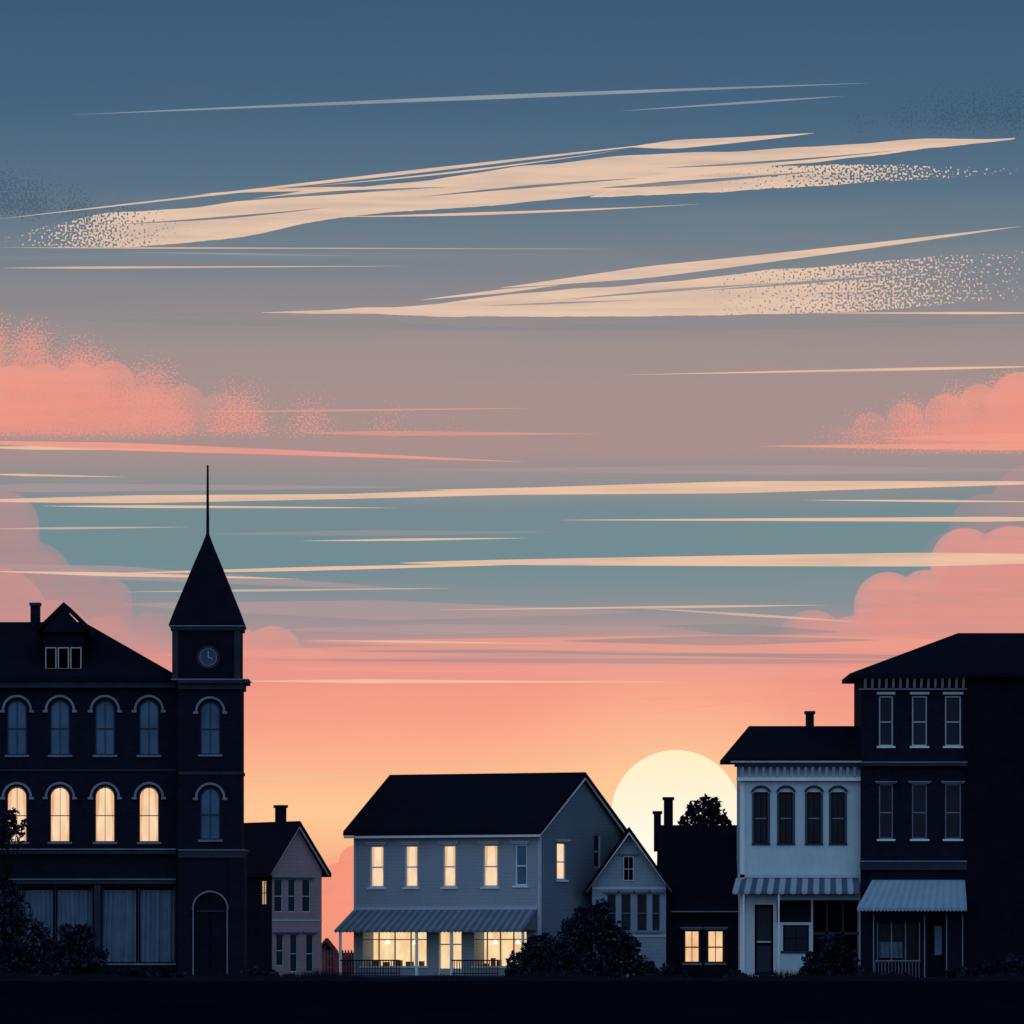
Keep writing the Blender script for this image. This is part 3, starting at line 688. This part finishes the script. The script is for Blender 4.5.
cmesh('sky_tone_streak', *merge([streak(215,203,450,187,3.5,.5,-2), streak(420,197,640,178,3,.5,-1), streak(600,188,820,171,4.5,.3,1), streak(660,168,900,150,2.5,.4,2), streak(120,224,330,207,2.5,.5,2)]), mSliv)
cmesh('sky_tone_streak', *merge([streak(560,300,780,283,3,.5,-1), streak(700,291,960,270,3,.4,0), streak(480,306,640,300,2,.5)]), mDusk)
# big cirrus 1
cmesh('cirrus_cloud', *strip([(0,236),(60,222),(110,212),(200,208),(300,192),(400,184),(500,168),(620,155),(760,150),(900,141),(1015,138)],
    [(0,247),(130,248),(240,238),(330,219),(400,211),(500,205),(600,195),(660,180),(760,168),(880,155),(1015,139)], fade=(.2,0), rough=1.0, n=200), mCream)
cmesh('cirrus_cloud', *strip([(590,196),(640,176),(740,168),(860,165),(1030,166)],[(590,197),(700,193),(800,187),(900,181),(1030,173)], fade=(0,.8), rough=1.0), mCream)
cmesh('cirrus_cloud', *merge([streak(-10,220,700,139,3.6,.6,0), streak(630,147,815,133,9,.25,1), streak(310,186,620,150,2,.5,3)]), mCream)
cmesh('cirrus_cloud', *merge([streak(200,194,430,188,4,.5,-2), streak(330,217,700,204,3,.4,2), streak(0,247.5,620,249,1.8,.2,dens=.7), streak(0,268,412,266,2.4,.2,dens=.8)]), mCreamS)
# big cirrus 2
cmesh('cirrus_cloud', *strip([(262,312),(430,305),(520,294),(640,285),(760,270),(900,259),(1024,250),(1060,248)],
    [(262,312.5),(430,316),(600,317),(760,315),(850,312),(960,303),(1060,298)], fade=(0,.5), rough=1.0, n=160), mCream)
cmesh('cirrus_cloud', *merge([streak(500,288,1022,226,12,.28,2,.9), streak(420,300,560,285,4,.6)]), mCream)
cmesh('cirrus_cloud', *merge([streak(800,313,1060,313,2.5,.7), streak(620,375,1060,366,3,.7), streak(540,309,760,306,2,.5)]), mCreamS)
cmesh('high_cloud_streak', *merge([streak(70,115,870,83,4.5,.55,-1), streak(620,111,845,96,2.5,.6), streak(120,252,360,256,2,.5)]), mGrayS)
# warm streaks
cmesh('cloud_streak', *merge([streak(-60,441,525,462,8,.3,-1), streak(200,412,540,408,2.5,.4,dens=.7), streak(300,433,600,434,5,.3,dens=.6), streak(755,446,1080,447,7,.75), streak(880,438,1080,438,12,.8,dens=.8)]), mPinkS)
cmesh('cloud_streak', *merge([streak(-40,447,200,450,3.5,.3), streak(-20,474,125,477,2.5,.3), streak(-60,501,600,492,8,.3,1), streak(300,496,1090,482,12,.55,-1), streak(560,520,1100,519,5,.8),
    streak(40,506,400,508,3,.3), streak(420,490,760,486,3,.4), streak(800,500,1080,502,2.5,.5)]), mCreamS)
cmesh('cloud_streak', *merge([streak(400,563,1150,558,14,.7,0,.6), streak(90,574,640,561,4,.4), streak(-20,571,300,579,4,.4), streak(300,541,530,538,2.5,.5), streak(430,610,830,605,2.5,.7,dens=.8),
    streak(640,608,860,622,3,.5,dens=.7), streak(120,592,460,588,2.5,.4,dens=.7), streak(230,681,690,682,4,.3), streak(245,779,370,775,3,.2,dens=.7), streak(300,640,560,644,2.5,.4,dens=.8), streak(-20,529,190,527,2.5,.4,dens=.6)]), mCreamS)
cmesh('cloud_streak', *merge([streak(-60,488,420,487,9,.2,0,dens=.6), streak(120,604,640,612,20,.5,2,dens=.7), streak(-20,565,420,590,14,.3,dens=.6), streak(400,470,1060,470,10,.6,dens=.5), streak(260,630,700,628,10,.4,dens=.7), streak(200,534,560,532,6,.5,dens=.35)]), mMauve)
cmesh('cloud_streak', *merge([streak(560,641,880,640,10,.5,dens=.6), streak(660,626,840,632,12,.45,1,dens=.5), streak(240,660,1000,662,6,.6,dens=.45), streak(340,651,620,652,4,.5,dens=.6), streak(540,653,1090,659,5,.5,dens=.6)]), mTeal)
cmesh('cloud_streak', *merge([streak(300,642,1100,646,20,.6,dens=.7), streak(250,668,1100,674,14,.5,dens=.6), streak(630,716,850,688,2.5,.6,dens=.6), streak(150,655,700,648,12,.4,dens=.6), streak(600,700,1000,692,8,.5,dens=.4)]), mPinkS)
cmesh('sky_tone_streak', *merge([streak(-60,258,640,255,10,.3,dens=.5), streak(380,330,1060,322,10,.5,dens=.4), streak(0,318,600,330,8,.5,dens=.35), streak(100,505,700,512,6,.5,dens=.5)]), mDusk)

def cumulus(name, rect, discs, mat, bodyfn, step=3.0):
    x0,y0,x1,y1 = rect; nx=int((x1-x0)/step); ny=int((y1-y0)/step)
    xs=np.linspace(x0,x1,nx+1); ys=np.linspace(y0,y1,ny+1); XX,YY=np.meshgrid(xs,ys)
    sd=np.full(XX.shape,-50.0)
    for cx,cy,r in discs:
        dx=XX-cx; dy=YY-cy
        v=np.where(dy>0, np.where(np.abs(dx)<r, r-np.abs(dx)+np.maximum(dy,0)*.6*np.clip((r-np.abs(dx))/6,0,1), r-np.abs(dx)), r-np.hypot(dx,dy))
        sd=np.maximum(sd, v)
    body=np.clip(bodyfn(XX,YY,sd),0,1)
    V=[(float(a),float(b_)) for a,b_ in zip(XX.ravel(),YY.ravel())]
    F=[]; sr=sd.ravel(); br=body.ravel()
    for j in range(ny):
        for i in range(nx):
            a=j*(nx+1)+i; q=[a,a+nx+1,a+nx+2,a+1]
            if sr[q].max()>-4 and br[q].max()>.004: F.append(q)
    return cmesh(name,V,F,br,sr,mat)
S = lambda v,a,b_: np.clip((v-a)/(b_-a),0,1)
mP1=cloudmat('coral_cumulus',(240,150,132),(236,156,140),stip=.0,opac=.95)
mP1s=cloudmat('coral_cumulus_stipple',(234,152,138),(234,154,140),stip=1.0,scale=.5,opac=.8)
mP2=cloudmat('rose_cumulus',(236,150,136),(234,158,146),stip=0.0)
mP3=cloudmat('dim_mauve_cumulus',(204,142,140),(194,145,148),stip=0.0)
mP4=cloudmat('low_coral_cloud',(246,148,124),(243,142,122),stip=0.0)
cumulus('cumulus_cloud',(-60,325,300,441),[(-20,380,24),(15,385,20),(45,392,28),(80,385,22),(112,384,23),(150,398,14),(185,404,20),(220,410,18),(250,416,14)],mP1,lambda x,y,s:S(y,441,422)*.92*(1-.85*S(x,60,250)))
cumulus('cumulus_cloud_haze',(-60,300,560,441),[(-20,350,50),(30,348,38),(80,378,50),(150,400,50),(240,412,42),(310,420,38),(390,426,34),(450,432,26),(500,436,18)],mP1s,lambda x,y,s:S(s,-2,34)*.68*S(x,560,160)*S(y,441,430))
cumulus('cumulus_cloud',(790,360,1090,456),[(1070,395,34),(1020,402,30),(980,404,20),(945,414,20),(905,420,18),(870,430,18),(840,438,12)],mP1,lambda x,y,s:S(y,456,440)*(.1+.8*S(x,830,1000)))
cumulus('cumulus_cloud_haze',(780,350,1090,456),[(1070,400,50),(1010,405,42),(960,412,36),(910,418,30),(860,426,28),(825,432,20)],mP1s,lambda x,y,s:S(s,-2,26)*.68*S(x,780,930)*S(y,456,446))
cumulus('cumulus_cloud',(740,470,1120,800),[(1080,520,55),(1012,572,46),(965,562,34),(925,598,28),(888,606,34),(850,640,24),(812,646,36),(780,664,20)],mP2,lambda x,y,s:.85*S(y,790,640)*(.6+.4*S(s,-5,8))*(.45+.55*S(x,780,880))*S(x,758,800))
cumulus('cumulus_cloud',(900,430,1120,640),[(1100,500,70),(1040,512,50),(985,530,36),(945,555,22)],mP3,lambda x,y,s:.45*S(y,640,560)*S(x,900,1000))
cumulus('cumulus_cloud',(-80,470,210,760),[(-40,560,70),(30,585,44),(75,605,38),(110,600,22),(150,640,28),(5,525,34)],mP3,lambda x,y,s:.6*S(y,760,650)*(.6+.4*S(s,-5,10))*S(x,200,120))
cumulus('cumulus_cloud',(-80,470,190,760),[(-10,625,60),(50,640,40),(105,650,34),(140,665,24)],mP2,lambda x,y,s:.5*S(y,760,660)*S(x,180,60))
cumulus('cumulus_cloud',(220,600,400,760),[(272,657,31),(240,650,22),(312,672,24),(345,684,20)],mP2,lambda x,y,s:.6*S(y,745,665)*(1-.8*S(x,270,365)))
cumulus('low_cloud',(290,820,420,980),[(340,885,22),(356,862,17),(325,898,18),(375,880,30)],mP4,lambda x,y,s:.9+0*x)
cumulus('upper_haze_cloud',(780,50,1100,142),[(950,118,46),(905,126,40),(1010,114,46),(862,132,34),(980,110,40),(1070,106,50)],mDark,lambda x,y,s:S(s,0,50)*.62*S(y,142,118))
cumulus('upper_haze_cloud',(-80,145,200,226),[(30,207,46),(-30,200,55),(75,212,38),(120,218,30),(0,200,48)],mDark,lambda x,y,s:S(s,0,40)*.58*S(y,226,208))

# sun
bpy.ops.mesh.primitive_uv_sphere_add(segments=96, ring_count=48, radius=65*K(6500), location=(WX(676,6500),6500,WZ(815,6500)))
so = bpy.context.object; so.name = 'setting_sun'
for p in so.data.polygons: p.use_smooth = True
m,t,N,L = nt('sun_surface'); out=N.new('ShaderNodeOutputMaterial'); e=N.new('ShaderNodeEmission'); L.new(e.outputs[0],out.inputs[0])
tc=N.new('ShaderNodeTexCoord'); sx=N.new('ShaderNodeSeparateXYZ'); L.new(tc.outputs['Generated'],sx.inputs[0]); cr=N.new('ShaderNodeValToRGB'); L.new(sx.outputs['Z'],cr.inputs[0])
cr.color_ramp.elements[0].position=.3; cr.color_ramp.elements[0].color=lin((255,250,230)); cr.color_ramp.elements[1].color=lin((255,238,196)); L.new(cr.outputs[0],e.inputs[0]); e.inputs[1].default_value=1.0
m.cycles.emission_sampling='NONE'; so.data.materials.append(m)

# ------------------------------------------------------------------ world
sc = bpy.context.scene
w = bpy.data.worlds.new('World'); sc.world = w; w.use_nodes = True
t = w.node_tree; N, L = t.nodes, t.links; N.clear()
out = N.new('ShaderNodeOutputWorld'); bg = N.new('ShaderNodeBackground'); L.new(bg.outputs[0], out.inputs[0])
tc = N.new('ShaderNodeTexCoord'); sep = N.new('ShaderNodeSeparateXYZ'); L.new(tc.outputs['Generated'], sep.inputs[0])
def M_(op, a, b_=None, c=None, clamp=False):
    q = N.new('ShaderNodeMath'); q.operation = op; q.use_clamp = clamp
    for i, v in enumerate((a, b_, c)):
        if v is None: continue
        if isinstance(v, (int, float)): q.inputs[i].default_value = v
        else: L.new(v, q.inputs[i])
    return q.outputs[0]
x, y, z = sep.outputs
hyp = M_('SQRT', M_('ADD', M_('MULTIPLY', x, x), M_('MULTIPLY', y, y)))
tan = M_('DIVIDE', z, M_('MAXIMUM', hyp, 1e-4))
nz = N.new('ShaderNodeTexNoise'); nz.inputs['Scale'].default_value = 18; nz.inputs['Detail'].default_value = 5
mp = N.new('ShaderNodeMapping'); mp.inputs['Scale'].default_value = (1, 1, 14); L.new(tc.outputs['Generated'], mp.inputs[0]); L.new(mp.outputs[0], nz.inputs['Vector'])
tan2 = M_('ADD', tan, M_('MULTIPLY_ADD', nz.outputs[0], .005, -.0025))
TM = .15
fac = M_('DIVIDE', tan2, TM, None, True)
cr = N.new('ShaderNodeValToRGB'); L.new(fac, cr.inputs[0])
stops = [(951,(246,156,128)),(860,(250,172,134)),(820,(253,200,150)),(780,(251,188,144)),(735,(249,167,138)),(690,(243,152,135)),(660,(224,148,139)),(635,(172,146,147)),(600,(132,144,149)),
         (560,(110,140,147)),(510,(114,139,146)),(480,(146,142,145)),(450,(168,143,141)),(400,(166,144,141)),(350,(158,144,142)),(300,(138,136,141)),(240,(110,126,138)),(180,(85,112,133)),(100,(67,99,126)),(0,(57,88,118))]
els = cr.color_ramp.elements
for i, (py, c) in enumerate(stops):
    pos = (HZ-py)/FP/TM
    e = els[0] if i == 0 else (els[1] if i == 1 else els.new(pos))
    e.position = max(0, pos); e.color = lin(c)
# sun glow
az = Vector((676-512, FP, HZ-815)).normalized()
dt = N.new('ShaderNodeVectorMath'); dt.operation = 'DISTANCE'
nrm = N.new('ShaderNodeVectorMath'); nrm.operation = 'NORMALIZE'; L.new(tc.outputs['Generated'], nrm.inputs[0])
L.new(nrm.outputs[0], dt.inputs[0]); dt.inputs[1].default_value = az
glow = M_('POWER', M_('SUBTRACT', 1.0, M_('DIVIDE', dt.outputs['Value'], 230/FP), None, True), 1.7)
mg = N.new('ShaderNodeMix'); mg.data_type = 'RGBA'; L.new(M_('MULTIPLY', glow, .7), mg.inputs['Factor']); L.new(cr.outputs[0], mg.inputs['A']); mg.inputs['B'].default_value = lin((255,214,160))
# unseen pale blue fill sky behind viewer, brightened to light the facades
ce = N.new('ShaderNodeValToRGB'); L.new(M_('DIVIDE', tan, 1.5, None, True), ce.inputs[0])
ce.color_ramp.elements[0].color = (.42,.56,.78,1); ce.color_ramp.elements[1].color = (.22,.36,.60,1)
back_fill = M_('MULTIPLY_ADD', y, -1.6, .3, True)
me_ = N.new('ShaderNodeMix'); me_.data_type = 'RGBA'; L.new(back_fill, me_.inputs['Factor']); L.new(mg.outputs['Result'], me_.inputs['A']); L.new(ce.outputs[0], me_.inputs['B'])
# below the horizon
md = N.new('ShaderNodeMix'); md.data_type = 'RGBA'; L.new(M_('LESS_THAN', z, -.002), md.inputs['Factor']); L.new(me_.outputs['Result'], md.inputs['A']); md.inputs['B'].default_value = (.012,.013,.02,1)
sky = N.new('ShaderNodeTexSky'); sky.sky_type = 'NISHITA'; sky.sun_disc = False; sky.sun_elevation = R(1.1); sky.sun_rotation = R(1.3)
ad = N.new('ShaderNodeMix'); ad.data_type = 'RGBA'; ad.blend_type = 'ADD'; ad.inputs['Factor'].default_value = .0004
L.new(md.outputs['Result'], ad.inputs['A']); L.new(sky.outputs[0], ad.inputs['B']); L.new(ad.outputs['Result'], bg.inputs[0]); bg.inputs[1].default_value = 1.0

sl = bpy.data.lights.new('sun_light', 'SUN'); sl.energy = .8; sl.angle = R(.5); sl.color = (1,.62,.38)
lo = bpy.data.objects.new('sun_light', sl); COL.objects.link(lo); lo.rotation_euler = (-az).to_track_quat('-Z','Y').to_euler()

cam = bpy.data.cameras.new('camera'); co = bpy.data.objects.new('camera', cam); COL.objects.link(co)
co.location = (0, -D0, EYE); co.rotation_euler = (R(90), 0, 0)
cam.sensor_width = 36; cam.lens = 36*FP/1024; cam.shift_y = (HZ-512)/1024; cam.clip_start = 1; cam.clip_end = 30000
sc.camera = co
sc.view_settings.view_transform = 'Standard'; sc.view_settings.look = 'None'; sc.view_settings.exposure = 0
